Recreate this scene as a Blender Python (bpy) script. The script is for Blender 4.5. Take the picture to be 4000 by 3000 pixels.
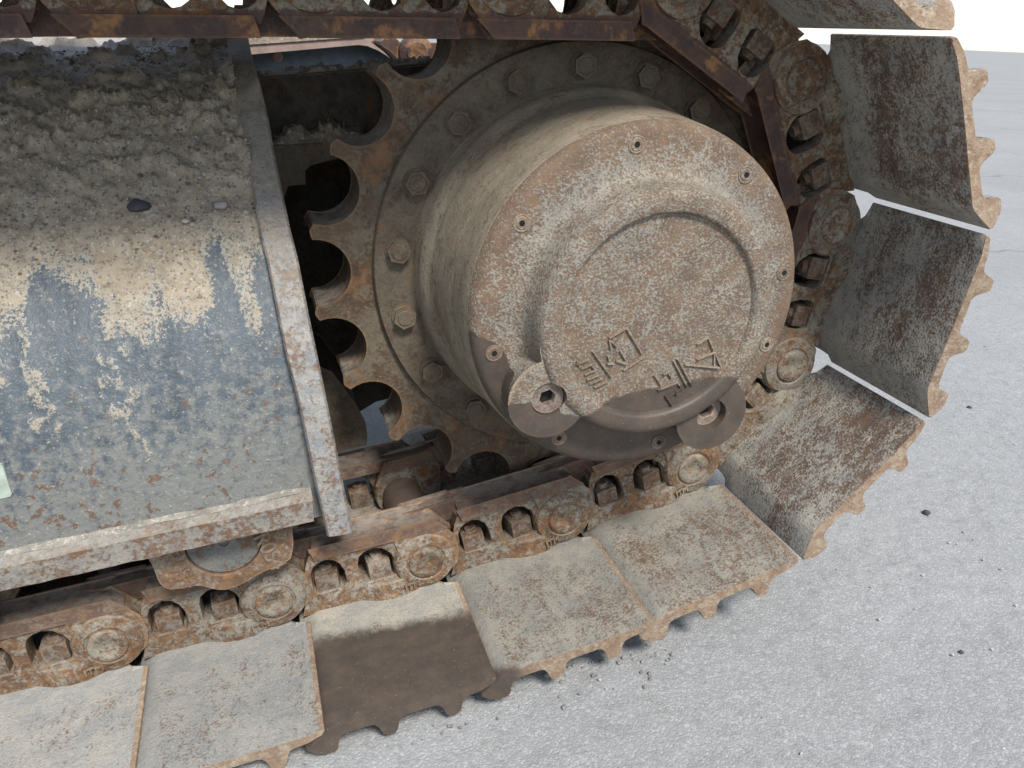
import bpy, bmesh, math, random
import numpy as np
from mathutils import Vector, Matrix
from mathutils.geometry import tessellate_polygon
random.seed(7)
SC = bpy.context.scene
COL = SC.collection
for o in list(bpy.data.objects): bpy.data.objects.remove(o)

# ---------------------------------------------------------------- camera
CAM = Vector((-0.38472, -0.96063, 0.25901))
YAW, PIT, ROLL, FPX = 0.32193, 0.40910, 0.04232, 3181.24
def cam_axes():
    cy, sy = math.cos(YAW), math.sin(YAW)
    f = Vector((sy*math.cos(PIT), cy*math.cos(PIT), -math.sin(PIT)))
    r = Vector((cy, -sy, 0)); u = r.cross(f)
    return r*math.cos(ROLL)+u*math.sin(ROLL), -r*math.sin(ROLL)+u*math.cos(ROLL), f
CR, CU, CF = cam_axes()
cam = bpy.data.cameras.new("camera"); cam.sensor_width = 36; cam.lens = FPX/4000*36
cam.clip_start = 0.02; cam.clip_end = 3000
co = bpy.data.objects.new("camera", cam); COL.objects.link(co)
co.matrix_world = Matrix(((CR.x, CU.x, -CF.x, CAM.x), (CR.y, CU.y, -CF.y, CAM.y), (CR.z, CU.z, -CF.z, CAM.z), (0, 0, 0, 1)))
SC.camera = co

# ---------------------------------------------------------------- world, sun, exposure
SUN_EL, SUN_AZ = math.radians(52), math.radians(174)     # azimuth measured from +Y towards +X
w = bpy.data.worlds.new("World"); SC.world = w; w.use_nodes = True
nt = w.node_tree; bg = nt.nodes["Background"]
sky = nt.nodes.new("ShaderNodeTexSky"); sky.sky_type = 'NISHITA'; sky.sun_disc = False
sky.sun_elevation = SUN_EL; sky.sun_rotation = SUN_AZ
sky.air_density = 1.0; sky.dust_density = 0.5; sky.ozone_density = 1.0; sky.altitude = 0
hs = nt.nodes.new('ShaderNodeHueSaturation'); hs.inputs['Saturation'].default_value = .55; nt.links.new(sky.outputs[0], hs.inputs['Color']); nt.links.new(hs.outputs[0], bg.inputs[0]); bg.inputs[1].default_value = 0.085
sun = bpy.data.lights.new("sun", 'SUN'); sun.energy = 2.0; sun.angle = math.radians(14); sun.color = (1, .95, .87)
so = bpy.data.objects.new("sun", sun); COL.objects.link(so)
sd = Vector((math.sin(SUN_AZ)*math.cos(SUN_EL), math.cos(SUN_AZ)*math.cos(SUN_EL), math.sin(SUN_EL)))
so.rotation_euler = (-sd).to_track_quat('-Z', 'Y').to_euler()
SC.view_settings.view_transform = 'Standard'; SC.view_settings.look = 'None'
SC.view_settings.exposure = 1.4; SC.view_settings.gamma = 1.0

# ---------------------------------------------------------------- track geometry
P_ = .19; DA = 2*math.pi*2/21; RP = P_/2/math.sin(DA/2); PHI = .1539
PIN = {k: (RP*math.cos(PHI+DA*(k-6)), RP*math.sin(PHI+DA*(k-6))) for k in range(4, 9)}
LA = {3: .2715, 2: .1927, 1: .1289, 0: .1289, -1: .118, -2: .11, -3: .10, -4: .10}
for k in range(3, -5, -1):
    PIN[k] = (PIN[k+1][0]-P_*math.cos(LA[k]), PIN[k+1][1]-P_*math.sin(LA[k]))
for k in range(9, 16):
    a = math.radians(181.3+(k-9)*.3)
    PIN[k] = (PIN[k-1][0]+P_*math.cos(a), PIN[k-1][1]+P_*math.sin(a))
def pt(px, py, y):
    """point at depth plane y (metres) read off the reference measurements"""
    d = CF+CR*((px-2000)/FPX)-CU*((py-1500)/FPX)
    return CAM+d*((y-CAM.y)/d.y)

# ---------------------------------------------------------------- numpy noise
def vnoise(x, y, seed):
    rs = np.random.RandomState(seed); g = rs.rand(256, 256)
    xi = np.floor(x).astype(int); yi = np.floor(y).astype(int); fx = x-xi; fy = y-yi
    fx = fx*fx*(3-2*fx); fy = fy*fy*(3-2*fy)
    a = g[xi & 255, yi & 255]; b = g[(xi+1) & 255, yi & 255]; c = g[xi & 255, (yi+1) & 255]; d = g[(xi+1) & 255, (yi+1) & 255]
    return (a*(1-fx)+b*fx)*(1-fy)+(c*(1-fx)+d*fx)*fy
def fbm(x, y, seed, octv=4, gain=.5):
    s = 0; a = 1; t = 0
    for i in range(octv):
        s = s+a*vnoise(x*2**i+7.3*i, y*2**i+3.1*i, seed+i); t += a; a *= gain
    return s/t
def sstep(a, b, x):
    t = np.clip((x-a)/(b-a), 0, 1); return t*t*(3-2*t)

# ---------------------------------------------------------------- materials
class NG:
    def __init__(s, name):
        s.m = bpy.data.materials.new(name); s.m.use_nodes = True; s.t = s.m.node_tree
        s.b = s.t.nodes["Principled BSDF"]
    def n(s, typ, **kw):
        nd = s.t.nodes.new(typ)
        for k, v in kw.items(): setattr(nd, k, v)
        return nd
    def l(s, a, b): s.t.links.new(a, b)
    def noise(s, vec, scale, detail=3, rough=.55, dist=0, typ=None):
        nd = s.n("ShaderNodeTexNoise"); nd.inputs["Scale"].default_value = scale; nd.inputs["Detail"].default_value = detail
        nd.inputs["Roughness"].default_value = rough; nd.inputs["Distortion"].default_value = dist
        s.l(vec, nd.inputs["Vector"]); return nd.outputs["Fac"]
    def math(s, op, a, b=None, c=None, clamp=False):
        nd = s.n("ShaderNodeMath", operation=op, use_clamp=clamp)
        for i, v in enumerate((a, b, c)):
            if v is None: continue
            if isinstance(v, (int, float)): nd.inputs[i].default_value = v
            else: s.l(v, nd.inputs[i])
        return nd.outputs[0]
    def step(s, v, a, b):
        nd = s.n("ShaderNodeMapRange", interpolation_type='SMOOTHSTEP'); s.l(v, nd.inputs[0])
        nd.inputs[1].default_value = a; nd.inputs[2].default_value = b; return nd.outputs[0]
    def mix(s, f, a, b):
        nd = s.n("ShaderNodeMix", data_type='RGBA')
        for i, v in ((0, f), (6, a), (7, b)):
            if isinstance(v, tuple): nd.inputs[i].default_value = (*v, 1)
            elif isinstance(v, (int, float)): nd.inputs[i].default_value = v
            else: s.l(v, nd.inputs[i])
        return nd.outputs[2]
    def coords(s, rnd=True, stretch=(1, 1, 1)):
        tc = s.n("ShaderNodeTexCoord"); v = tc.outputs["Object"]
        s.obj = v
        if rnd:
            oi = s.n("ShaderNodeObjectInfo"); m = s.math('MULTIPLY', oi.outputs["Random"], 37.0)
            s.rand = oi.outputs["Random"]
            ad = s.n("ShaderNodeVectorMath", operation='ADD'); s.l(v, ad.inputs[0])
            cx = s.n("ShaderNodeCombineXYZ"); s.l(m, cx.inputs[0]); s.l(m, cx.inputs[2]); s.l(cx.outputs[0], ad.inputs[1]); v = ad.outputs[0]
        return v
    def scl(s, v, x):
        mp = s.n("ShaderNodeVectorMath", operation='MULTIPLY'); s.l(v, mp.inputs[0]); mp.inputs[1].default_value = x; return mp.outputs[0]
    def bump(s, h, dist, strength=1.0, normal=None):
        b = s.n("ShaderNodeBump"); b.inputs["Distance"].default_value = dist; b.inputs["Strength"].default_value = strength
        s.l(h, b.inputs["Height"])
        if normal: s.l(normal, b.inputs["Normal"])
        return b.outputs[0]
    def out(s, col, rough, nrm=None, metal=0.0, spec=.35):
        s.l(col, s.b.inputs["Base Color"])
        if isinstance(rough, float): s.b.inputs["Roughness"].default_value = rough
        else: s.l(rough, s.b.inputs["Roughness"])
        s.b.inputs["Metallic"].default_value = metal
        s.b.inputs["Specular IOR Level"].default_value = spec
        if nrm: s.l(nrm, s.b.inputs["Normal"])
        return s.m
    def edges(s, r=.003):
        bv = s.n("ShaderNodeBevel"); bv.samples = 4; bv.inputs[0].default_value = r
        ge = s.n("ShaderNodeNewGeometry")
        d = s.n("ShaderNodeVectorMath", operation='DOT_PRODUCT'); s.l(bv.outputs[0], d.inputs[0]); s.l(ge.outputs["Normal"], d.inputs[1])
        return s.math('SUBTRACT', 1.0, d.outputs["Value"])

DUST = (.30, .285, .255); DUST2 = (.20, .20, .195); RUSTD = (.062, .032, .022); RUSTB = (.16, .078, .04); RUSTO = (.26, .125, .05)
def steel(name, grey=DUST, grey2=DUST2, rust=RUSTD, rust2=RUSTB, amount=.5, speck=230, blot=14, stretch=(1, 1, 1), orange=.2,
          edge=(.30, .20, .12), edge_amt=.6, bump=.0006, rough=.75, spk_w=.5, dustup=0.0, stain=None, coarse=.5, soft=.075, tan=None, wear=None, radial=False, dirt=None, vary=.09, wearc=((.062, .036, .034), (.095, .052, .042))):
    g = NG(name); v = g.coords(); vs = g.scl(v, stretch)
    big = g.noise(vs, blot, 4, .6, .3); mid = g.noise(vs, blot*4.5, 5, .65, .4); fin = g.noise(v, speck, 2, .6)
    fin2 = g.noise(v, speck*.33, 4, .7)
    # rust mask
    s = g.math('MULTIPLY_ADD', big, coarse, g.math('MULTIPLY', mid, .55))
    s = g.math('MULTIPLY_ADD', fin, spk_w, s); s = g.math('MULTIPLY_ADD', fin2, .45, s)
    mean = coarse*.5+.275+spk_w*.5+.225
    thr = mean+(.5-amount)*.42
    s = g.math('ADD', s, g.math('MULTIPLY', g.math('SUBTRACT', g.math('FRACT', g.math('MULTIPLY', g.rand, 7.31)), .5), vary))
    if tan:       # less rust beside the links and on the bent lip
        sq = g.n("ShaderNodeSeparateXYZ"); g.l(g.obj, sq.inputs[0])
        s = g.math('MULTIPLY_ADD', g.step(g.math('ABSOLUTE', sq.outputs[1]), .175, .125), -.13, s)
        s = g.math('MULTIPLY_ADD', g.step(sq.outputs[0], .060, .042), -.10, s)
    if radial:
        sx = g.n("ShaderNodeSeparateXYZ"); g.l(g.obj, sx.inputs[0])
        rr = g.math('SQRT', g.math('ADD', g.math('POWER', sx.outputs[0], 2), g.math('POWER', sx.outputs[2], 2)))
        s = g.math('MULTIPLY_ADD', g.step(rr, .155, .178), .13, s); s = g.math('MULTIPLY_ADD', g.math('MULTIPLY', g.step(rr, .122, .135), g.step(rr, .165, .145)), -.07, s)
        s = g.math('MULTIPLY_ADD', g.step(rr, .108, .100), .04, s)
    rm = g.step(s, thr-soft, thr+soft)
    gcol = g.mix(g.step(g.noise(v, blot*2.3, 4, .7), .35, .65), grey, grey2)
    gcol = g.mix(g.math('MULTIPLY', g.step(g.noise(v, 520, 2), .45, .75), .35), gcol, tuple(min(.6, c*1.7) for c in grey))
    rcol = g.mix(g.step(g.noise(v, blot*3.7, 4, .7), .38, .66), rust, rust2)
    rcol = g.mix(g.math('MULTIPLY', g.step(g.noise(v, blot*1.9, 4, .7), .54, .66), orange), rcol, RUSTO)
    col = g.mix(rm, gcol, rcol)
    ed = g.math('MULTIPLY', g.step(g.edges(), .02, .16), g.math('MULTIPLY', g.step(fin2, .30, .55), edge_amt))
    col = g.mix(ed, col, edge)
    if tan:      # bare, bright-rusted cut faces at the ends of a rolled piece
        sx = g.n("ShaderNodeSeparateXYZ"); g.l(g.obj, sx.inputs[0]); tm = g.step(g.math('ABSOLUTE', sx.outputs[1]), tan[0], tan[0]+.0012)
        tm = g.math('MAXIMUM', tm, g.step(sx.outputs[0], tan[1], tan[1]+.0015))
        tc_ = g.mix(g.step(mid, .35, .65), (.27, .19, .125), (.19, .12, .078)); tc_ = g.mix(g.step(fin2, .45, .7), tc_, (.34, .285, .215))
        col = g.mix(g.math('MULTIPLY', tm, .9), col, tc_)
    if dirt:
        sx = g.n("ShaderNodeSeparateXYZ"); g.l(g.obj, sx.inputs[0]); dz = g.math('MULTIPLY_ADD', g.math('SUBTRACT', mid, .5), .35, sx.outputs[2])
        dz = g.math('MULTIPLY', g.step(dz, dirt-.08, dirt+.10), g.step(fin2, .28, .52)); col = g.mix(g.math('MULTIPLY', dz, .85), col, g.mix(g.step(fin2, .4, .65), (.14, .12, .095), (.225, .195, .155)))
    if wear:      # polished rail edge of a link: brown band along the inner side
        sx = g.n("ShaderNodeSeparateXYZ"); g.l(g.obj, sx.inputs[0]); wz = g.math('MULTIPLY_ADD', g.math('SUBTRACT', g.noise(v, 70, 3, .7), .5), .016, sx.outputs[2])
        wcol = g.mix(g.step(mid, .35, .65), wearc[0], wearc[1]); wcol = g.mix(g.math('MULTIPLY', g.step(g.noise(v, 24, 3), .56, .66), .9), wcol, (.17, .075, .028))
        col = g.mix(g.math('MULTIPLY', g.step(wz, wear, wear+.003), .92), col, wcol)
    if dustup:
        ge = g.n("ShaderNodeNewGeometry"); sx = g.n("ShaderNodeSeparateXYZ"); g.l(ge.outputs["True Normal"], sx.inputs[0])
        du = g.math('MULTIPLY', g.step(sx.outputs[2], .25, .9), dustup)
        du = g.math('MULTIPLY', du, g.step(fin2, .3, .62)); col = g.mix(du, col, (.33, .315, .285))
    hv = g.n('ShaderNodeHueSaturation'); g.l(col, hv.inputs['Color']); g.l(g.math('MULTIPLY_ADD', g.rand, .30, .86), hv.inputs['Value']); col = hv.outputs[0]
    r = g.math('MULTIPLY_ADD', rm, .12, rough)
    if stain is not None:
        sm = stain(g, v); sc = g.mix(g.step(g.noise(v, 38, 5, .7), .35, .68), (.050, .040, .034), (.078, .058, .044)); sc = g.mix(g.math('MULTIPLY', g.step(g.noise(v, 300, 2), .66, .74), .55), sc, (.20, .16, .11))
        col = g.mix(g.math('MULTIPLY', sm, .96), col, sc)
        nd = g.n("ShaderNodeMix", data_type='FLOAT'); g.l(sm, nd.inputs[0]); g.l(r, nd.inputs[2]); nd.inputs[3].default_value = .5; r = nd.outputs[0]
    h = g.math('MULTIPLY_ADD', rm, -.5, g.math('MULTIPLY', fin2, 1.2)); h = g.math('MULTIPLY_ADD', fin, .5, h)
    if stain is not None: h = g.math('MULTIPLY', h, g.math('MULTIPLY_ADD', sm, -.88, 1.0))
    nrm = g.bump(h, bump*2.2, 1.0)
    return g.out(col, r, nrm)

def hub_stain(g, v):
    sx = g.n("ShaderNodeSeparateXYZ"); g.l(g.obj, sx.inputs[0])
    mr = g.n("ShaderNodeMapRange"); g.l(sx.outputs[0], mr.inputs[0]); mr.inputs[1].default_value = -.2; mr.inputs[2].default_value = .2
    fc = g.n("ShaderNodeFloatCurve"); g.l(mr.outputs[0], fc.inputs[1])
    cu = fc.mapping.curves[0]; pts = [(-.2, -.012), (-.165, -.026), (-.150, -.040), (-.138, -.075), (-.118, -.090), (-.098, -.094), (-.078, -.099), (-.055, -.088), (-.012, -.079), (.04, -.076), (.076, -.069), (.1, -.072), (.125, -.095), (.16, -.15), (.2, -.2)]
    def cv(p): return ((p[0]+.2)/.4, (p[1]+.2)/.2)
    cu.points[0].location = cv(pts[0]); cu.points[1].location = cv(pts[-1])
    for p in pts[1:-1]: cu.points.new(*cv(p))
    fc.mapping.update()
    zb = g.math('MULTIPLY_ADD', fc.outputs[0], .2, -.2)
    d = g.math('SUBTRACT', zb, sx.outputs[2])
    d = g.math('MULTIPLY_ADD', g.math('SUBTRACT', g.noise(g.obj, 38, 4, .6), .5), .016, d)
    yy = g.step(g.math('MULTIPLY', sx.outputs[1], -1.0), .2, .215)
    er = g.math('MULTIPLY', g.step(g.math('MULTIPLY', sx.outputs[1], -1.0), .245, .255), g.step(g.math('MULTIPLY', sx.outputs[0], -1.0), .100, .104))
    d2 = g.math('MULTIPLY_ADD', g.math('SUBTRACT', g.noise(g.obj, 60, 4, .6), .5), .016, g.math('SUBTRACT', -.079, sx.outputs[2]))
    dm = g.n("ShaderNodeMix", data_type='FLOAT'); g.l(er, dm.inputs[0]); g.l(d, dm.inputs[2]); g.l(d2, dm.inputs[3]); d = dm.outputs[0]
    return g.math('MULTIPLY', g.step(d, -.001, .003), yy)
def shoe_stain(g, v):
    sx = g.n("ShaderNodeSeparateXYZ"); g.l(g.obj, sx.inputs[0])
    d = g.math('SUBTRACT', -.143, sx.outputs[1])
    d = g.math('MULTIPLY_ADD', sx.outputs[0], -.12, d)
    d = g.math('MULTIPLY_ADD', g.math('SUBTRACT', g.noise(g.obj, 24, 5, .7), .5), .055, d)
    return g.step(d, -.006, .022)
def shoe_stain2(g, v):
    sx = g.n("ShaderNodeSeparateXYZ"); g.l(g.obj, sx.inputs[0])
    d = g.math('SUBTRACT', -.262, sx.outputs[1]); d = g.math('MULTIPLY_ADD', g.math('SUBTRACT', .085, sx.outputs[0]), .55, d)
    d = g.math('MULTIPLY_ADD', g.math('SUBTRACT', g.noise(g.obj, 30, 4, .6), .5), .03, d)
    return g.step(d, .040, .055)

M_SHOE = steel("shoe_steel", grey=(.335, .318, .275), grey2=(.23, .23, .22), rust=(.095, .064, .048), rust2=(.15, .10, .068), amount=.52, speck=360, blot=15, stretch=(.8, 1.3, 1), orange=.10, coarse=.6, spk_w=.75, tan=(.2963, .5), soft=.15)
TANB = (.2963, .2198)
DS = dict(grey=(.275, .257, .218), grey2=(.20, .198, .182), rust=(.118, .080, .056), rust2=(.16, .11, .075), speck=340, blot=13, stretch=(1.8, .8, 1), orange=.10, coarse=.45, spk_w=.8, tan=TANB, soft=.16)
M_SHOE_D = steel("shoe_steel_dusty", amount=.40, **DS)
M_SHOE_B = steel("shoe_steel_pale_dust", amount=.20, **dict(DS, grey=(.27, .262, .24), grey2=(.205, .212, .21)))
M_SHOE_O = steel("shoe_steel_oily", amount=.22, stain=shoe_stain, **DS)
M_SHOE_C = steel("shoe_steel_oily_corner", amount=.40, stain=shoe_stain2, **DS)
M_LINK = steel("link_steel", grey=(.215, .195, .155), grey2=(.15, .135, .108), rust=(.080, .047, .030), rust2=(.150, .082, .040), amount=.53, speck=280, blot=21, orange=.55, edge=(.24, .145, .075), edge_amt=.45, dustup=.30, soft=.11, wear=.0345)
M_LINK_L = steel("dusty_link_steel", grey=(.215, .20, .165), grey2=(.155, .14, .115), rust=(.084, .048, .028), rust2=(.165, .088, .040), amount=.52, speck=280, blot=21, orange=.35, edge=(.24, .145, .075), edge_amt=.45, dustup=.30, soft=.11, wear=.0375, wearc=((.115, .072, .045), (.16, .10, .062)))  # lower-run copy: dusty, with its wear band lightened to read as lit
M_RAIL_L = steel("dusty_rail_steel", grey=(.165, .13, .10), grey2=(.12, .09, .07), rust=(.082, .052, .042), rust2=(.135, .083, .053), amount=.62, speck=220, blot=15, orange=.5, edge=(.2, .12, .065), edge_amt=.5, rough=.65, soft=.13, dustup=.4)  # lower-run rail: dust plus the lit look of its top painted in
M_RAIL = steel("rail_steel", grey=(.10, .066, .05), grey2=(.075, .05, .04), rust=(.050, .031, .029), rust2=(.088, .048, .033), amount=.86, speck=200, blot=13, stretch=(.8, 1, .8), orange=.9, edge=(.18, .09, .04), edge_amt=.5, rough=.55, soft=.12, dustup=.28)
M_NUT = steel("nut_steel", grey=(.20, .175, .14), grey2=(.14, .12, .10), rust=(.075, .045, .03), rust2=(.13, .075, .045), amount=.55, speck=260, blot=30, soft=.14)
M_SPROCKET = steel("sprocket_steel", grey=(.125, .105, .075), grey2=(.088, .074, .054), rust=(.060, .038, .025), rust2=(.095, .058, .034), amount=.50, speck=260, blot=12, orange=.45, edge=(.17, .10, .052), edge_amt=.6, dustup=.45, soft=.11)
M_DISC = steel("sprocket_disc_steel", grey=(.110, .092, .064), grey2=(.080, .066, .050), rust=(.060, .040, .028), rust2=(.085, .056, .036), amount=.40, speck=280, blot=11, orange=.3, edge=(.14, .095, .055), edge_amt=.4, soft=.16)
M_HUB = steel("hub_casting", grey=(.180, .155, .115), grey2=(.135, .115, .085), rust=(.08, .052, .036), rust2=(.115, .078, .05), amount=.38, speck=280, blot=7, orange=.2, edge_amt=.2, soft=.16, stretch=(1, 3, 1))
M_COVER = steel("hub_cover_casting", grey=(.228, .212, .178), grey2=(.18, .172, .15), rust=(.112, .076, .054), rust2=(.152, .101, .064), amount=.53, speck=400, blot=12, orange=.10, edge=(.33, .26, .18), edge_amt=.6, spk_w=1.25, coarse=.28, vary=0, stain=hub_stain, bump=.0006, soft=.20, radial=True)
M_PLUG = steel("socket_plug_steel", grey=(.20, .165, .14), grey2=(.15, .12, .10), rust=(.09, .06, .048), rust2=(.12, .085, .065), amount=.4, speck=300, blot=20, edge=(.30, .22, .16), edge_amt=.6, soft=.15, rough=.5)
M_EPLATE = steel("end_plate_paint", grey=(.245, .235, .215), grey2=(.165, .175, .185), rust=(.12, .075, .05), rust2=(.16, .10, .065), amount=.26, speck=280, blot=26, orange=.2, edge=(.23, .135, .08), edge_amt=.8, dustup=.3, bump=.0009, soft=.12, dirt=.02)
M_PLATE = steel("frame_plate_paint", grey=(.235, .22, .19), grey2=(.175, .17, .16), rust=(.11, .065, .042), rust2=(.16, .095, .058), amount=.42, speck=230, blot=18, orange=.2, edge=(.26, .16, .10), edge_amt=.7, dustup=.55, bump=.0009, soft=.12)
M_CAP = steel("roller_cap_steel", grey=(.15, .145, .13), grey2=(.105, .11, .11), rust=(.11, .06, .035), rust2=(.15, .09, .05), amount=.26, speck=120, blot=30, edge_amt=.2)
M_BRACK = steel("roller_bracket_casting", grey=(.20, .17, .135), grey2=(.14, .115, .09), rust=(.09, .054, .034), rust2=(.155, .085, .042), amount=.56, speck=220, blot=20, orange=.5, edge=(.28, .2, .14), edge_amt=.5, soft=.14)
M_DARK = steel("shaded_frame_steel", grey=(.06, .052, .042), grey2=(.042, .038, .032), rust=(.034, .024, .018), rust2=(.05, .032, .022), amount=.4, speck=120, blot=14, orange=.3, edge_amt=.1, soft=.12)  # near-black base colour carries the shade of the frame interior

def mat_ground():
    g = NG("pale_concrete"); tc = g.n("ShaderNodeTexCoord"); v = tc.outputs["Object"]
    a = g.noise(v, 1.3, 5, .6); b = g.noise(v, 9, 4, .6); c = g.noise(v, 95, 3, .7); d = g.noise(v, 260, 2, .6)
    col = g.mix(g.step(a, .3, .7), (.232, .238, .240), (.290, .297, .298)); col = g.mix(g.math('MULTIPLY', g.step(g.noise(v, 2.6, 5, .65, .5), .42, .66), .45), col, (.225, .23, .235))
    vo = g.n("ShaderNodeTexVoronoi"); vo.inputs["Scale"].default_value = 420; g.l(v, vo.inputs["Vector"])
    sx = g.n("ShaderNodeSeparateXYZ"); g.l(vo.outputs["Color"], sx.inputs[0])
    agg = g.mix(sx.outputs[0], (.20, .205, .22), (.50, .505, .52))
    col = g.mix(g.math('MULTIPLY', g.step(sx.outputs[1], .5, .62), .38), col, agg)
    col = g.mix(g.math('MULTIPLY', g.step(c, .55, .68), .6), col, (.20, .20, .215))
    col = g.mix(g.math('MULTIPLY', g.step(d, .62, .76), .25), col, (.46, .47, .47))
    # hairline cracks
    vc = g.n("ShaderNodeTexVoronoi", feature='DISTANCE_TO_EDGE'); vc.inputs["Scale"].default_value = .55
    mp = g.n("ShaderNodeVectorMath", operation='ADD'); nz = g.n("ShaderNodeTexNoise"); nz.inputs["Scale"].default_value = 3; g.l(v, nz.inputs["Vector"])
    sc = g.scl(nz.outputs["Color"], (.35, .35, 0)); g.l(v, mp.inputs[0]); g.l(sc, mp.inputs[1]); g.l(mp.outputs[0], vc.inputs["Vector"])
    sy = g.n('ShaderNodeSeparateXYZ'); g.l(v, sy.inputs[0]); far = g.step(sy.outputs[1], .9, 1.3)
    col = g.mix(g.math('MULTIPLY', far, g.math('MULTIPLY', g.step(vc.outputs[0], .006, .002), .55)), col, (.14, .14, .15))
    c2 = g.noise(v, 45, 4, .7); col = g.mix(g.math('MULTIPLY', g.step(c2, .5, .7), .5), col, (.20, .198, .195))
    h = g.math('MULTIPLY_ADD', c, 1.0, g.math('MULTIPLY', d, .5)); h = g.math('MULTIPLY_ADD', vo.outputs["Distance"], -.4, h)
    return g.out(col, .9, g.bump(h, .0022, .6), spec=.2)
M_GROUND = mat_ground()

def mat_mud(name, c1=(.20, .165, .12), c2=(.115, .10, .08), c3=(.30, .265, .21)):
    g = NG(name); v = g.coords(False)
    a = g.noise(v, 30, 5, .65); b = g.noise(v, 160, 4, .7); c = g.noise(v, 420, 2)
    col = g.mix(g.step(a, .35, .62), c1, c2); col = g.mix(g.step(b, .5, .68), col, c3); col = g.mix(g.math('MULTIPLY', g.step(c, .6, .75), .6), col, (.38, .36, .32))
    return g.out(col, .95, g.bump(g.math('ADD', a, g.math('MULTIPLY', b, .6)), .004, .7), spec=.15)
M_GRIT = mat_mud('ground_grit', (.23, .225, .21), (.16, .155, .15), (.30, .29, .28)); M_CRUMB = mat_mud("mud_crumbs", (.30, .26, .20), (.19, .165, .13), (.38, .34, .28)); M_MUD = mat_mud("dry_mud"); M_MUDG = mat_mud("dry_grey_mud", (.27, .25, .22), (.17, .16, .14), (.38, .355, .31))

def mat_cover():
    g = NG("muddy_blue_grey_paint"); v = g.coords(False)
    at = g.n("ShaderNodeAttribute", attribute_name="mud"); mud = at.outputs["Fac"]
    at2 = g.n("ShaderNodeAttribute", attribute_name="lift"); lift = at2.outputs["Fac"]
    a = g.noise(v, 9, 4, .6); b = g.noise(v, 45, 5, .65); c = g.noise(v, 210, 3, .7); vs = g.scl(v, (3.5, .5, .5)); st = g.noise(vs, 16, 4, .6)
    low = g.n("ShaderNodeAttribute", attribute_name="low").outputs["Fac"]
    paint = g.mix(g.step(st, .32, .70), (.045, .060, .076), (.074, .092, .108))
    nf = g.noise(v, 95, 6, .72); film = g.math('MULTIPLY', g.step(g.math('MULTIPLY_ADD', low, .26, nf), .49, .78), .70)
    paint = g.mix(film, paint, (.205, .202, .182))
    paint = g.mix(g.math('MULTIPLY', g.n('ShaderNodeAttribute', attribute_name='deck').outputs['Fac'], .8), paint, (.34, .34, .36))
    rs = g.math('MULTIPLY_ADD', low, .07, g.noise(v, 105, 3, .55)); rs = g.math('MULTIPLY_ADD', g.step(g.noise(v, 13, 3, .6), .42, .66), .07, rs)
    paint = g.mix(g.math('MULTIPLY', g.step(rs, .70, .75), .85), paint, g.mix(g.step(c, .4, .6), (.15, .082, .045), (.10, .058, .036)))
    paint = g.mix(g.math('MULTIPLY', g.step(c, .60, .72), .35), paint, (.31, .29, .25))
    m1 = g.mix(g.step(b, .36, .62), (.215, .178, .128), (.30, .26, .20)); m1 = g.mix(g.step(c, .52, .7), m1, (.35, .32, .265))
    vg = g.n('ShaderNodeTexVoronoi'); vg.inputs['Scale'].default_value = 300; g.l(v, vg.inputs['Vector']); sg = g.n('ShaderNodeSeparateXYZ'); g.l(vg.outputs['Color'], sg.inputs[0])
    cr = g.n('ShaderNodeValToRGB'); g.l(sg.outputs[0], cr.inputs[0]); cr.color_ramp.interpolation = 'CONSTANT'
    for i_, (p_, c_) in enumerate(((0, (.07, .065, .06)), (.25, (.11, .12, .14)), (.4, (.24, .15, .085)), (.55, (.27, .24, .19)), (.8, (.40, .38, .34)))):
        el = cr.color_ramp.elements[i_] if i_ < 2 else cr.color_ramp.elements.new(p_); el.position = p_; el.color = (*c_, 1)
    m1 = g.mix(g.math('MULTIPLY', g.math('MULTIPLY', g.step(sg.outputs[1], .55, .6), g.step(vg.outputs['Distance'], .55, .3)), .7), m1, cr.outputs[0])
    m1 = g.mix(g.math('MULTIPLY', g.step(g.noise(v, 130, 2), .6, .68), .7), m1, (.10, .085, .07))
    m1 = g.mix(g.math('MULTIPLY', g.step(a, .5, .62), .3), m1, (.17, .135, .10))
    at4 = g.n("ShaderNodeAttribute", attribute_name="deck"); m1 = g.mix(g.math('MULTIPLY', at4.outputs["Fac"], .75), m1, (.36, .35, .34))
    gr = g.math('MULTIPLY_ADD', g.step(mud, .0, .4), .16, g.noise(v, 260, 3, .75)); paint = g.mix(g.math('MULTIPLY', g.step(gr, .60, .68), .8), paint, (.30, .275, .225))
    mm = g.math('MULTIPLY', g.math('SUBTRACT', g.noise(v, 330, 3, .7), .5), g.math('MULTIPLY_ADD', g.step(mud, .02, .35), 2.3, .35)); mm = g.math('ADD', mm, mud); mm = g.step(g.math('ADD', g.math('MULTIPLY', g.math('SUBTRACT', b, .5), g.math('MULTIPLY_ADD', g.step(mud, .02, .3), 1.3, .1)), mm), .33, .66)
    col = g.mix(mm, paint, m1)
    nd = g.n("ShaderNodeMix", data_type='FLOAT'); g.l(mm, nd.inputs[0]); nd.inputs[2].default_value = .5; nd.inputs[3].default_value = .95
    return g.out(col, nd.outputs[0], g.bump(g.math('ADD', g.math('MULTIPLY', c, .7), g.math('MULTIPLY', b, .6)), .003, .6), spec=.35)
M_FCOVER = mat_cover()
def plain(name, c, rough=.7, var=.3):
    g = NG(name); v = g.coords(); a = g.noise(v, 40, 5, .65)
    return g.out(g.mix(g.step(a, .3, .7), c, tuple(x*(1-var) for x in c)), rough, g.bump(a, .001, .6))
M_BLUE = plain("dusty_blue_panel_paint", (.115, .14, .165), .6); M_PINK = plain("pinkish_rim_steel", (.30, .22, .19), .7)
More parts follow.
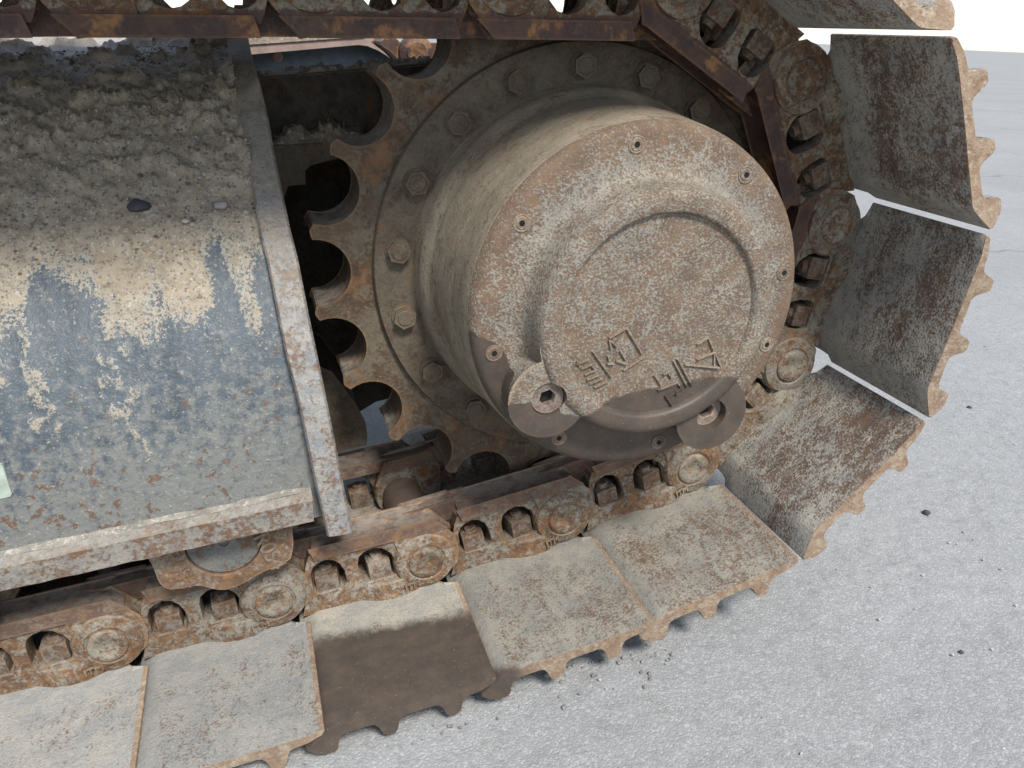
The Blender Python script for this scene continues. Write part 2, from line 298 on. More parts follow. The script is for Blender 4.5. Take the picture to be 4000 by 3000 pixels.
M_STICK = plain("pale_green_sticker", (.40, .46, .40), .4, .35); M_STONE = plain("dark_stone", (.06, .06, .07), .8); M_STONE2 = plain("pale_stone", (.42, .40, .37), .8)
M_BUSH = plain("bushing_steel", (.12, .09, .075), .45)

# ---------------------------------------------------------------- mesh helpers
def finish(me, ang=32):
    bm = bmesh.new(); bm.from_mesh(me)
    bmesh.ops.recalc_face_normals(bm, faces=bm.faces)
    for f in bm.faces: f.smooth = True
    for e in bm.edges:
        if len(e.link_faces) == 2 and e.calc_face_angle(0) > math.radians(ang): e.smooth = False
    bm.to_mesh(me); bm.free()
def bm_prism(bm, outer, y0, y1, holes=(), flip=1):
    """outline in (x,z), extruded from y0 to y1"""
    loops = [outer]+list(holes)
    flat = [p for L in loops for p in L]
    tris = tessellate_polygon([[Vector((p[0], p[1], 0)) for p in L] for L in loops])
    va = [bm.verts.new((p[0], y0, p[1])) for p in flat]; vb = [bm.verts.new((p[0], y1, p[1])) for p in flat]
    for t in tris:
        try: bm.faces.new([va[i] for i in t]); bm.faces.new([vb[i] for i in reversed(t)])
        except ValueError: pass
    i0 = 0
    for L in loops:
        n = len(L)
        for i in range(n):
            a, b = i0+i, i0+(i+1) % n; bm.faces.new((va[a], va[b], vb[b], vb[a]))
        i0 += n
    return bm
def bm_bevel(bm, w, seg=2, ang=35):
    bmesh.ops.remove_doubles(bm, verts=bm.verts, dist=1e-6)
    bmesh.ops.dissolve_limit(bm, angle_limit=math.radians(1), verts=bm.verts, edges=bm.edges)
    ed = [e for e in bm.edges if len(e.link_faces) == 2 and e.calc_face_angle(0) > math.radians(ang)]
    bmesh.ops.bevel(bm, geom=ed, offset=w, segments=seg, affect='EDGES', clamp_overlap=True, profile=.6)
    return bm
def bm_lathe(bm, prof, n=64, cx=0, cz=0, ang0=0):
    """profile of (r,y), about the Y axis"""
    rings = []
    for r, y in prof:
        if r < 1e-6: rings.append([bm.verts.new((cx, y, cz))])
        else: rings.append([bm.verts.new((cx+r*math.cos(ang0+2*math.pi*i/n), y, cz+r*math.sin(ang0+2*math.pi*i/n))) for i in range(n)])
    for A, B in zip(rings, rings[1:]):
        for i in range(n):
            j = (i+1) % n
            if len(A) == 1 and len(B) == 1: continue
            if len(A) == 1: bm.faces.new((A[0], B[i], B[j]))
            elif len(B) == 1: bm.faces.new((A[i], A[j], B[0]))
            else: bm.faces.new((A[i], A[j], B[j], B[i]))
    return bm
def join(bm, other):
    me = bpy.data.meshes.new("t"); other.to_mesh(me); bm.from_mesh(me); bpy.data.meshes.remove(me); other.free()
def to_mesh(bm, name, mat, ang=32):
    me = bpy.data.meshes.new(name); bm.to_mesh(me); bm.free(); me.materials.append(mat); finish(me, ang); return me
def obj(name, me, parent=None, mw=None, **props):
    o = bpy.data.objects.new(name, me); COL.objects.link(o)
    if parent: o.parent = parent
    if mw is not None: o.matrix_local = mw
    for k, v in props.items(): o[k] = v
    return o
def thing(name, label, cat, loc=(0, 0, 0), group=None):
    o = bpy.data.objects.new(name, None); COL.objects.link(o); o.location = loc; o["label"] = label; o["category"] = cat
    if group: o["group"] = group
    o.empty_display_size = .1
    return o
def circ(r, n=32, cx=0, cz=0, a0=0): return [(cx+r*math.cos(a0+2*math.pi*i/n), cz+r*math.sin(a0+2*math.pi*i/n)) for i in range(n)]
def rrect(x0, z0, x1, z1, r, n=5):
    o = []
    for cx, cz, a in ((x1-r, z1-r, 0), (x0+r, z1-r, 90), (x0+r, z0+r, 180), (x1-r, z0+r, 270)):
        for i in range(n+1): t = math.radians(a+90*i/n); o.append((cx+r*math.cos(t), cz+r*math.sin(t)))
    return o
def rough_up(bm, amp, freq, seed=1):
    from mathutils import noise
    for v in bm.verts: v.co += Vector(noise.noise_vector(v.co*freq+Vector((seed, seed, seed))))*amp

# ---------------------------------------------------------------- ground
def build_ground():
    def zf(x, y):
        t = np.minimum(x, .12); z = -.421+.1*(t-.1)
        return np.maximum(z, -.421-.1*2.6)
    xs = np.concatenate([-np.geomspace(1500, 3.2, 14), np.linspace(-3, -.8, 12), np.linspace(-.75, 1.6, 330), np.linspace(1.7, 6, 30), np.geomspace(6.5, 1500, 16)])
    ys = np.concatenate([-np.geomspace(1500, 1.3, 12), np.linspace(-1.2, 1.2, 330), np.linspace(1.3, 6, 40), np.geomspace(6.5, 1500, 16)])
    X, Y = np.meshgrid(xs, ys, indexing='ij'); Z = zf(X, Y)
    fade = np.exp(-((X-.3)**2+Y**2)/4)
    Z = Z+fade*(.006*(fbm(X*6, Y*6, 3, 3)-.5)+.0035*(fbm(X*60, Y*60, 9, 3)-.5))
    n, m = X.shape; V = np.stack([X, Y, Z], -1).reshape(-1, 3)
    I = np.arange(n*m).reshape(n, m); F = np.stack([I[:-1, :-1], I[1:, :-1], I[1:, 1:], I[:-1, 1:]], -1).reshape(-1, 4)
    me = bpy.data.meshes.new("ground"); me.from_pydata(V.tolist(), [], F.tolist()); me.materials.append(M_GROUND)
    me.polygons.foreach_set("use_smooth", [True]*len(me.polygons))
    obj("ground", me, kind="structure")
    return zf
GZ = build_ground()
def gz(x): return float(GZ(np.array(x), 0))

def pebble_mesh(name, r, seed, mat, squash=.7, sub=2):
    bm = bmesh.new(); bmesh.ops.create_icosphere(bm, subdivisions=sub, radius=r); rough_up(bm, r*.35, 1.1/r, seed)
    for v in bm.verts: v.co.z *= squash
    return to_mesh(bm, name, mat, 60)
def pt_ground(px, py):
    d = CF+CR*((px-2000)/FPX)-CU*((py-1500)/FPX); t = (-.421-CAM.z)/d.z; q = CAM+d*t
    for _ in range(6): t = (gz(q.x)-CAM.z)/d.z; q = CAM+d*t
    return q
for px, py, r, lab in ((3617, 2007, .0062, "larger dark pebble on the pale ground right of the sprocket"), (3785, 1594, .0045, "small dark pebble on the pale ground near the right edge"),
                       (3755, 2550, .003, "tiny dark pebble low on the ground at right")):
    q = pt_ground(px, py); o = obj("pebble", pebble_mesh("pebble", r, px, M_STONE)); o.location = q+Vector((0, 0, r*.45))
    o["label"] = lab; o["category"] = "pebble"; o["group"] = "pebbles on the ground"

def scatter(name, pts, sizes, mat, seed, **props):
    """many small angular crumbs in one mesh"""
    bm = bmesh.new(); bmesh.ops.create_icosphere(bm, subdivisions=1, radius=1.0)
    tv = np.array([v.co[:] for v in bm.verts]); tf = np.array([[v.index for v in f.verts] for f in bm.faces]); bm.free()
    r_ = np.random.RandomState(seed); n = len(pts); P = np.array(pts); S = np.array(sizes)
    sc = np.stack([r_.uniform(.7, 1.3, n), r_.uniform(.6, 1.1, n), r_.uniform(.5, .9, n)], 1)*S[:, None]
    V = tv[None]*sc[:, None, :]*r_.uniform(.75, 1.2, (n, len(tv), 1))
    a = r_.uniform(0, 6.28, n); ca, sa = np.cos(a), np.sin(a)
    X = V[..., 0]*ca[:, None]-V[..., 1]*sa[:, None]; Y = V[..., 0]*sa[:, None]+V[..., 1]*ca[:, None]; V[..., 0] = X; V[..., 1] = Y
    V = (V+P[:, None, :]).reshape(-1, 3); F = (tf[None]+(np.arange(n)*len(tv))[:, None, None]).reshape(-1, 3)
    me = bpy.data.meshes.new(name); me.from_pydata(V.tolist(), [], F.tolist()); me.materials.append(mat); o = obj(name, me)
    for k, v in props.items(): o[k] = v
    return o
rs = random.Random(5); pts = []; sz = []
for i in range(260):
    x = rs.uniform(-.5, .06); y = -.275+rs.gauss(0, .022) if rs.random() < .75 else rs.uniform(-.36, .3)
    s = rs.choice([.001, .0014, .002, .003]); pts.append((x, y, gz(x)+s*.3+.001)); sz.append(s)
scatter("grit", pts, sz, M_GRIT, 3, kind="stuff", label="crumbs of dry mud and grit scattered on the ground beneath the track", category="grit")
pts = []; sz = []
for i in range(350):
    x = rs.uniform(-.2, 1.6); y = rs.uniform(-.7, 1.0); s = rs.choice([.0008, .0012, .0018, .0025]); pts.append((x, y, gz(x)+s*.3+.001)); sz.append(s)
scatter("gravel", pts, sz, M_STONE2, 4, kind="stuff", label="pale fine gravel scattered over the concrete ground at right", category="gravel")

# ---------------------------------------------------------------- crawler track
track = thing("crawler_track", "rusty steel crawler track with triple-bar shoes wrapped around the toothed sprocket", "crawler track", (0, 0, 0))
YO = .1155
def frame_mat(k):
    a, b = PIN[k], PIN[k+1]; d = Vector((b[0]-a[0], 0, b[1]-a[1])).normalized(); n = Vector((d.z, 0, -d.x)); z = -n
    return Matrix(((d.x, 0, z.x, a[0]), (d.y, 1, z.y, 0), (d.z, 0, z.z, a[1]), (0, 0, 0, 1)))
# local axes of a link: x along the chain, y across, z towards the inside (w = -z)
def W(pts): return [(u, -w) for u, w in pts]
def link_mesh(sgn, ml=None, mr=None):
    ml = ml or M_LINK; mr = mr or M_RAIL
    bm = bmesh.new()
    def add(outer, y0, y1, holes=(), bev=.0022, seg=2):
        b = bmesh.new(); bm_prism(b, outer, sgn*y0, sgn*y1, holes); bm_bevel(b, bev, seg); join(bm, b)
    # web with two windows
    web = W([(.052, -.046), (.200, -.046), (.207, -.034), (.213, .015), (.196, .034), (.030, .038), (.0345, .026), (.0395, .014), (.0418, .004), (.0420, -.008), (.044, -.026), (.048, -.038)])
    win1 = W([(.0475, .004), (.0485, -.020), (.053, -.029), (.060, -.0335), (.069, -.0355), (.078, -.0325), (.085, -.025), (.089, -.013), (.0895, .006), (.084, .012), (.053, .012)])
    win2 = W([(.106, .006), (.1065, -.018), (.110, -.028), (.118, -.0335), (.128, -.0355), (.139, -.032), (.148, -.022), (.1535, -.008), (.1545, .006), (.148, .014), (.112, .014)])
    add(web, .079, .106, (win1, win2), .003, 3)
    # rail head
    add(W([(.055, -.057), (.205, -.057), (.219, -.043), (.059, -.043)]), .064, .110, (), .0025)
    add(W([(-.004, -.0565), (.070, -.0565), (.070, -.034), (-.022, -.034)]), .060, .0835, (), .0025)
    # pin boss, rounded, with stepped ring
    b = bmesh.new(); bm_lathe(b, [(0, sgn*.084), (.038, sgn*.084), (.0405, sgn*.088), (.0405, sgn*.106), (.0375, sgn*.1120), (.029, sgn*.1145), (.026, sgn*.1150), (.0245, sgn*.1135), (0, sgn*.1135)], 48, P_, 0); join(bm, b)
    # shoulder between boss and rail
    add(W([(.158, -.044), (.196, -.0545), (.205, -.0562), (.2285, -.026), (.2310, -.004), (.2265, .014), (.205, .032), (.178, .032), (.166, .0)]), .085, .1092, (), .004, 3)
    # bushing end, set inwards
    b = bmesh.new(); bm_lathe(b, [(0, sgn*.055), (.036, sgn*.055), (.038, sgn*.058), (.038, sgn*.0815), (0, sgn*.0815)], 40, 0, 0); join(bm, b)
    add(W([(-.030, -.026), (-.012, -.056), (.05, -.056), (.06, -.03), (.05, .034), (.03, .040), (.012, .036)]), .056, .0805, (), .003)
    # foot that carries the shoe, wavy outer edge
    foot = [(.026, .055), (.026, .083), (.045, .088), (.069, .093), (.09, .101), (.108, .109), (.122, .1155), (.14, .1185), (.158, .1175), (.172, .112), (.184, .106), (.20, .101), (.206, .085), (.19, .055)]
    b = bmesh.new(); v0 = [b.verts.new((u, sgn*y, -.0425)) for u, y in foot]; v1 = [b.verts.new((u, sgn*(y-(.0 if y < .07 else .004)), -.017 if y > .07 else -.019)) for u, y in foot]
    n = len(foot); b.faces.new(v0); b.faces.new(v1[::-1])
    for i in range(n): b.faces.new((v0[i], v0[(i+1) % n], v1[(i+1) % n], v1[i]))
    bmesh.ops.recalc_face_normals(b, faces=b.faces); bm_bevel(b, .0035, 3, 30); join(bm, b)
    me = to_mesh(bm, "track_link", ml, 40)
    me.materials.append(mr)
    for p in me.polygons:   # worn rail head
        c = p.center
        if c.z > .036 and abs(c.y) > .059 and -.02 < c.x < .215 and abs(c.y) < .1105: p.material_index = 1
    return me
link_n, link_f = link_mesh(-1), link_mesh(1)
low_n, low_f = link_mesh(-1, M_LINK_L, M_RAIL_L), link_mesh(1, M_LINK_L, M_RAIL_L)
def pin_mesh(sgn):
    bm = bmesh.new(); bm_lathe(bm, [(0, sgn*.1135), (.0222, sgn*.1135), (.0222, sgn*.1155), (.0205, sgn*.117), (.014, sgn*.1172), (.0128, sgn*.1162), (.006, sgn*.1162), (.005, sgn*.1155), (0, sgn*.1155)], 40)
    return to_mesh(bm, "track_pin", M_LINK, 50)
pin_n, pin_f = pin_mesh(-1), pin_mesh(1)
bm = bmesh.new(); bm_lathe(bm, [(.012, -.055), (.0285, -.0548), (.0285, .0548), (.012, .055)], 32); bush_me = to_mesh(bm, "track_bushing", M_BUSH, 50)
# square track nut: washer, square body, bolt end
bm = bmesh.new(); s = .0143
b = bmesh.new(); bmesh.ops.create_cube(b, size=1)
for v in b.verts: v.co = Vector((v.co.x*s*2, v.co.y*s*2, v.co.z*.028+.0145))
bm_bevel(b, .0022, 2); join(bm, b)
b = bmesh.new(); bmesh.ops.create_cone(b, cap_ends=True, segments=24, radius1=.0085, radius2=.0075, depth=.006)
for v in b.verts: v.co.z += .0310
join(bm, b)
nut_me = to_mesh(bm, "shoe_nut", M_NUT, 35)
# shoe: profile swept across, notched next to the links
def shoe_mesh(mat, name="track_shoe"):
    # (u, w) inner then outer surface back
    prof = [(.0125, .0560), (.022, .0500), (.034, .0432), (.043, .0384), (.048, .0372), (.056, .0372), (.09, .0382), (.14, .0398), (.190, .0404), (.208, .0398), (.2220, .0368), (.2255, .0375), (.2262, .0400), (.2240, .0432),
            (.208, .0492), (.1940, .0508), (.1885, .0525), (.1850, .0580), (.1820, .0690), (.1785, .0735), (.1690, .0735), (.1655, .0690), (.1625, .0580), (.1590, .0525), (.1540, .0508),
            (.1220, .0508), (.1165, .0525), (.1130, .0580), (.1100, .0690), (.1065, .0735), (.0970, .0735), (.0935, .0690), (.0905, .0580), (.0870, .0525), (.0820, .0508),
            (.0560, .0510), (.0500, .0530), (.0465, .0590), (.0440, .0690), (.0405, .0735), (.0300, .0735), (.0215, .0700), (.0120, .0605)]
    hy = .298
    ys = [-hy, -hy+.002, -.25, -.2, -.15, -.121, -.116, -.108, -.1, -.08, 0, .08, .1, .108, .116, .121, .15, .2, .25, hy-.002, hy]
    rs = random.Random(len(name)+len(mat.name)*3)
    bm = bmesh.new(); rings = []
    for y in ys:
        ring = []
        a = abs(y); cut = 0.0
        if a < .121: cut = .028*math.sqrt(max(0, 1-((a-.098)/.0232)**2)) if a > .098 else .028
        for u, w in prof:
            uu = u
            if uu > .226-cut: uu = .226-cut; w = w*.4+.6*min(w, .046) if w > .06 else w
            lo = .0125+cut*.35 if a < .121 else 0
            if uu < lo: uu = lo
            if a > hy-.001: w = .047+(w-.047)*.94; uu = .12+(uu-.12)*.985
            ring.append(bm.verts.new((uu, y, -w)))
        rings.append(ring)
    n = len(prof)
    for A, B in zip(rings, rings[1:]):
        for i in range(n): bm.faces.new((A[i], A[(i+1) % n], B[(i+1) % n], B[i]))
    for R_ in (rings[0], rings[-1]):
        t = tessellate_polygon([[Vector((v.co.x, v.co.z, 0)) for v in R_]])
        for q in t:
            try: bm.faces.new([R_[i] for i in q])
            except ValueError: pass
    # worn, slightly bowed plate: subdivide across and perturb
    bmesh.ops.remove_doubles(bm, verts=bm.verts, dist=1e-5)
    return to_mesh(bm, name, mat, 28)
shoe_me = {m.name: shoe_mesh(m) for m in (M_SHOE, M_SHOE_D, M_SHOE_B, M_SHOE_O, M_SHOE_C)}
def shoe_for(k):
    if k == 1: return shoe_me[M_SHOE_O.name]
    if k == 2: return shoe_me[M_SHOE_C.name]
    return shoe_me[(M_SHOE_B if k <= 0 else M_SHOE_D if k <= 3 else M_SHOE).name]
def text_mesh(txt, size, mat, ext=.0009):
    cu = bpy.data.curves.new("cast_lettering", 'FONT'); cu.body = txt; cu.size = size; cu.extrude = ext; cu.bevel_depth = .0004; cu.align_x = 'CENTER'; cu.align_y = 'CENTER'
    to = bpy.data.objects.new("tmp", cu); COL.objects.link(to); dg = bpy.context.evaluated_depsgraph_get(); me = bpy.data.meshes.new_from_object(to.evaluated_get(dg)); bpy.data.objects.remove(to)
    me.materials.clear(); me.materials.append(mat); return me
LETTERS = text_mesh("ITM", .013, M_LINK); NEAR = []
for k in range(-4, 15):
    F = frame_mat(k)
    sh = obj("track_shoe", shoe_for(k), track, F)
    if k == 1: sh["label"] = "track shoe with a dark oily stain over its outer half"
    for me, pm, sg in ((link_n, pin_n, -1), (link_f, pin_f, 1)):
        if k <= 4: me = low_n if sg < 0 else low_f
        L = obj("track_link", me, track, F)
        if sg < 0: NEAR.append(L)
        if -1 <= k <= 11:
            obj("pin_end", pm, L, Matrix.Translation((P_, 0, 0)))
            for u in (.067, .131):
                obj("shoe_nut", nut_me, L, Matrix.Translation((u, sg*.088, -.0185)) @ Matrix.Rotation(random.uniform(-.12, .12)+(.0 if u < .1 else .1), 4, 'Z'))
    obj("track_bushing", bush_me, track, F)
    if -1 <= k <= 3:
        obj("cast_lettering", LETTERS, NEAR[-1], Matrix.Translation((.168, -.1165, -.0285)) @ Matrix.Rotation(math.radians(14), 4, 'Z') @ Matrix.Rotation(math.pi/2, 4, 'X'))

# ---------------------------------------------------------------- drive sprocket with final drive hub
spr = thing("drive_sprocket", "toothed rusty drive sprocket with bolted ring and big drum-shaped final drive hub", "sprocket")
T0 = math.radians(137.70); NT = 21; RG, CG = .0402, .3170
def gear_outline():
    o = []; half = math.pi/NT
    for i in range(NT):
        gc = T0+half+i*2*half                      # gullet centre angle
        cx, cz = CG*math.cos(gc), CG*math.sin(gc)
        n = 16
        for j in range(n+1):
            t = gc+math.pi+math.radians(88)*(1-2*j/n)*1.0
            # walk from previous tooth to next: start at the side with smaller angle
            t = gc+math.pi-math.radians(-92)+(-math.radians(184))*j/n if False else gc+math.pi+math.radians(92)-math.radians(184)*j/n
            o.append((cx+RG*math.cos(t), cz+RG*math.sin(t)))
        ta = gc+half                               # rounded tip
        for dr, da in ((.3232, -.008), (.3240, 0), (.3232, .008)):
            o.append((dr*math.cos(ta+da), dr*math.sin(ta+da)))
    return o
def fix_order(o):
    # ensure monotone angle ordering inside each gullet
    return o
go = gear_outline()
bm = bmesh.new(); bm_prism(bm, go, -.038, .036, [circ(.10, 40)]); bm_bevel(bm, .004, 3, 40)
obj("tooth_ring", to_mesh(bm, "tooth_ring", M_SPROCKET, 40), spr)
bm = bmesh.new(); bm_lathe(bm, [(.15, -.036), (.2535, -.036), (.2535, -.0445), (.2520, -.047), (.2500, -.0475), (.15, -.0475)], 128); obj("bolt_flange", to_mesh(bm, "bolt_flange", M_DISC, 40), spr)
# hexagon bolts
bm = bmesh.new(); bm_lathe(bm, [(0, 0), (.0150, 0), (.0150, -.002), (0, -.002)], 24)
b = bmesh.new(); bm_prism(b, circ(.0128, 6), -.002, -.0115); bm_bevel(b, .0012, 2); join(bm, b)
b = bmesh.new(); bm_lathe(b, [(.0095, -.0115), (.0085, -.0128), (0, -.0130)], 20); join(bm, b)
bolt_me = to_mesh(bm, "flange_bolt", M_DISC, 35)
for i in range(18):
    a = .9213+2*math.pi/17.8*i if i < 12 else .9213+2*math.pi/17.8*11+(2*math.pi-2*math.pi/17.8*11)/7*(i-11)
    o = obj("flange_bolt", bolt_me, spr, Matrix.Translation((.2265*math.cos(a), -.0475, .2265*math.sin(a))) @ Matrix.Rotation(random.random()*3, 4, 'Y'))
# hub drum (part) with lid, screws, bosses as sub-parts
hp = [(.15, -.040), (.2075, -.040), (.2075, -.0475), (.2060, -.050), (.2055, -.072), (.2045, -.078), (.2005, -.086), (.1975, -.093), (.196, -.10), (.1945, -.125), (.1932, -.130), (.1932, -.160), (.1915, -.165), (.190, -.195), (.1880, -.213), (.1868, -.2155), (.1868, -.2165), (.1855, -.2175)]
bm = bmesh.new(); bm_lathe(bm, hp+[(.12, -.2175)], 160); drum = obj("hub_drum", to_mesh(bm, "hub_drum", M_HUB, 50), spr)
M_BLACK = plain('socket_grime', (.018, .015, .013), .9)  # near-black colour paints the shade down in the hex sockets
ears = [(-.1140, -.0785, .0385, -.2670, .0182), (.0797, -.1182, .0385, -.2630, .0178)]      # x, z, rim radius, top, hole radius
bm = bmesh.new(); bm_lathe(bm, [(.13, -.2176), (.1860, -.2176), (.1866, -.2185), (.1852, -.2240), (.1825, -.2283), (.1785, -.2309), (.1730, -.2318), (.146, -.2318), (.1410, -.2328), (.1365, -.2355), (.1335, -.2400), (.1305, -.2540), (.1290, -.2630), (.1268, -.2690), (.1240, -.2715), (.1200, -.2722), (.1095, -.2722), (.1072, -.2712), (.1056, -.2680), (.1046, -.2658), (.0, -.2658)], 180)
lid_me = to_mesh(bm, "hub_cover", M_COVER, 55)
def cut(me, cutters, ang):
    """boolean difference, baked into a plain mesh"""
    a = bpy.data.objects.new("tmp", me); COL.objects.link(a); cs = []
    for c in cutters:
        b = bpy.data.objects.new("tmpc", c); COL.objects.link(b); cs.append(b); m = a.modifiers.new("b", 'BOOLEAN'); m.object = b; m.operation = 'DIFFERENCE'; m.solver = 'EXACT'
    dg = bpy.context.evaluated_depsgraph_get(); r = bpy.data.meshes.new_from_object(a.evaluated_get(dg)); r.name = me.name
    for o in [a]+cs: bpy.data.objects.remove(o)
    finish(r, ang); return r
def cyl_mesh(r, y0, y1, cx, cz, n=40):
    b = bmesh.new(); bm_prism(b, circ(r, n, cx, cz), y0, y1); return to_mesh(b, "cutter", M_COVER)
lid = obj("hub_cover", cut(lid_me, [cyl_mesh(h, -.2345, -.30, x, z) for x, z, r, y, h in ears], 40), spr)
def ear_outline(cx, cz, r):
    d = math.hypot(cx, cz); a = math.atan2(cz, cx); o = []
    for i in range(29):
        t = a-math.radians(118)+math.radians(236)*i/28; o.append((cx+r*math.cos(t), cz+r*math.sin(t)))
    for rr, da in [(.1245, .40), (.1225, .50)]+[(.1125, .5-.1*q) for q in range(11)]+[(.1225, -.50), (.1245, -.40)]: o.append((rr*math.cos(a+da), rr*math.sin(a+da)))
    return o
for i, (cx, cz, r, yt, hr) in enumerate(ears):
    bm = bmesh.new(); bm_prism(bm, ear_outline(cx, cz, r), -.2300, yt); bm_bevel(bm, .0042, 3, 30)
    e = obj("plug_boss", cut(to_mesh(bm, "plug_boss", M_COVER, 40), [cyl_mesh(hr, -.2345, -.30, cx, cz)], 40), spr)
    rec = .0035 if i == 0 else .0115
    bm = bmesh.new(); hexh = circ(.0092, 6, cx, cz, .3)
    bm_prism(bm, circ(hr-.0013, 36, cx, cz), -.233, yt+rec, [hexh]); bm_bevel(bm, .0014, 2, 40)
    sp_ = obj("socket_plug", to_mesh(bm, "socket_plug", M_PLUG, 40), e)
    bm = bmesh.new(); bm_prism(bm, circ(hr-.0018, 24, cx, cz), -.2325, yt+rec+.009); obj("socket_floor", to_mesh(bm, "socket_floor", M_BLACK, 40), e)
# countersunk screws of the cover
bm = bmesh.new(); bm_lathe(bm, [(.0088, .0005), (.0088, -.0009), (.0076, -.0012), (.0068, -.0004), (.0064, -.0009), (.0058, -.0014), (.0030, -.0014)], 24)
b = bmesh.new(); bm_prism(b, circ(.0030, 6), .0, -.0010); join(bm, b)
scr_me = to_mesh(bm, "cover_screw", M_COVER, 30)
scr_dark = scr_me.copy(); scr_dark.materials.clear(); scr_dark.materials.append(steel("oily_screw_steel", grey=(.12, .095, .08), grey2=(.09, .07, .06), rust=(.07, .05, .042), rust2=(.09, .065, .05), amount=.5, soft=.15))
bm = bmesh.new(); bm_lathe(bm, [(.0032, -.0016), (0, -.0016)], 6); hole_me = to_mesh(bm, "screw_socket", plain("screw_socket_black", (.01, .009, .008), .9), 30)  # flat black hexagon on the screw face paints the socket's shade
for a in (99.2, 146.4, 193.3, 239.0, 282.6, 341.3, 10.2, 53.9):
    t = math.radians(a); L = (.1665*math.cos(t), -.2318, .1665*math.sin(t))
    s_ = obj("cover_screw", scr_dark if 190 < a < 300 else scr_me, lid, Matrix.Translation(L))
    obj("screw_socket", hole_me, lid, Matrix.Translation(L))
# cast markings on the cap
def stroke(bm, a, b, w, h):
    a = Vector(a); b = Vector(b); d = (b-a).normalized(); n = Vector((-d.z, 0, d.x))*w/2; y = Vector((0, -h, 0))
    vs = [a+n, b+n, b-n, a-n]; lo = [bm.verts.new(v+Vector((0, .0008, 0))) for v in vs]; m = (a+b)/2
    hi = [bm.verts.new(v*.92+m*.08-(v-(a if (v-a).length < (v-b).length else b))*.45+y) for v in vs]
    bm.faces.new(hi)
    for i in range(4): bm.faces.new((lo[i], lo[(i+1) % 4], hi[(i+1) % 4], hi[i]))
glyphs = [
    [((985, 285), (1120, 510), 1.3), ((1150, 525), (950, 655), .8), ((975, 290), (830, 375), 1), ((835, 385), (850, 470), 1), ((850, 400), (905, 450), .8), ((930, 480), (975, 560), 1), ((890, 565), (990, 600), 1.2), ((815, 590), (875, 600), 1), ((820, 520), (840, 590), .8)],
    [((690, 480), (860, 720), 1.2), ((665, 555), (550, 600), .9), ((690, 595), (590, 640), .9), ((560, 570), (580, 615), .9), ((715, 650), (620, 690), .8), ((745, 690), (640, 735), .8), ((780, 720), (660, 770), .8), ((820, 745), (700, 800), .8), ((680, 610), (720, 650), .8)],
    [((1385, 560), (1510, 800), 1.1), ((1420, 545), (1552, 790), 1.1), ((1375, 645), (1300, 690), .9), ((1225, 690), (1285, 780), 1.1), ((1340, 670), (1375, 720), .8), ((1435, 745), (1250, 830), .9), ((1430, 765), (1465, 815), .9), ((1455, 805), (1335, 885), .9), ((1320, 865), (1378, 955), 1.3), ((1400, 830), (1420, 870), .8)],
    [((1690, 370), (1735, 480), .9), ((1740, 490), (1800, 625), .9), ((1585, 560), (1745, 495), .8), ((1795, 630), (1480, 600), .9), ((1740, 500), (1738, 620), .8), ((1590, 430), (1680, 375), .8)]]
for gl in glyphs:
    bm = bmesh.new()
    for a, b, wd in gl:
        A = pt(2000+.4521*a[0], 1150+.4521*a[1], -.2658); B = pt(2000+.4521*b[0], 1150+.4521*b[1], -.2658); stroke(bm, A, B, .0030*wd, .0030)
    obj("cast_marking", to_mesh(bm, "cast_marking", M_COVER, 20), spr)
# inner housing behind the ring
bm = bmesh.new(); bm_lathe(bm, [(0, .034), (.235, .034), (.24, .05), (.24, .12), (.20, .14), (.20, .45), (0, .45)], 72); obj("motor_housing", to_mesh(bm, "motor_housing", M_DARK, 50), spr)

# ---------------------------------------------------------------- track frame
SL = math.radians(6.3); FD = Vector((-math.cos(SL), 0, -math.sin(SL)))      # along the frame, away from the sprocket
frm = thing("undercarriage", "blue-grey track frame caked with dry mud, closed by a rusty end plate", "undercarriage")
Lp = [(866, 116, 1.1), (880, 130, .45), (883, 146, .25), (895, 240, .12), (911, 354, .08), (937, 506, .035), (962, 589, .01), (987, 740, -.03), (1013, 905, -.07), (1038, 1000, -.09), (1076, 1190, -.122), (1114, 1380, -.145), (1171, 1601, -.163), (1222, 1855, -.170), (1278, 2099, -.172)]
Rp = [(950, 110, 1.1), (964, 122, .45), (968, 136, .25), (987, 234, .1283), (1017, 330, .087), (1052, 476, .043), (1072, 600, .007), (1102, 740, -.03), (1137, 905, -.07), (1165, 1013, -.0925), (1203, 1209, -.125), (1241, 1390, -.146), (1286, 1606, -.163), (1334, 1850, -.170), (1380, 2083, -.172)]
# end plate
def densify(pl, n):
    t = np.linspace(0, len(pl)-1, n); a = np.array([list(pt(*p)) for p in pl]); return np.stack([np.interp(t, range(len(pl)), a[:, i]) for i in range(3)], 1)
LA_, RA_ = densify(Lp, 120), densify(Rp, 120)
bm = bmesh.new(); nn = 120; cols = []
for i in range(nn):
    l, r = Vector(LA_[i]), Vector(RA_[i]); j = Vector((0, (vnoise(np.array(i*.9), np.array(.5), 4)-.5)*.002, 0)); mid = (l+r)/2-Vector((0, .0005, 0))
    yb = 1.15
    c = [Vector((l.x, yb, l.z)), l+Vector((0, .004, 0)), l+Vector((.0025, 0, 0))+j, mid+j, r-Vector((.0025, 0, 0))+j, r+Vector((0, .004, 0)), Vector((r.x, yb, r.z))]
    cols.append([bm.verts.new(q) for q in c])
for A, B in zip(cols, cols[1:]):
    for i in range(6): bm.faces.new((A[i], A[i+1], B[i+1], B[i]))
    bm.faces.new((A[6], A[0], B[0], B[6]))
bm.faces.new(cols[0]); bm.faces.new(cols[-1][::-1])
obj("end_plate", to_mesh(bm, "end_plate", M_EPLATE, 40), frm)
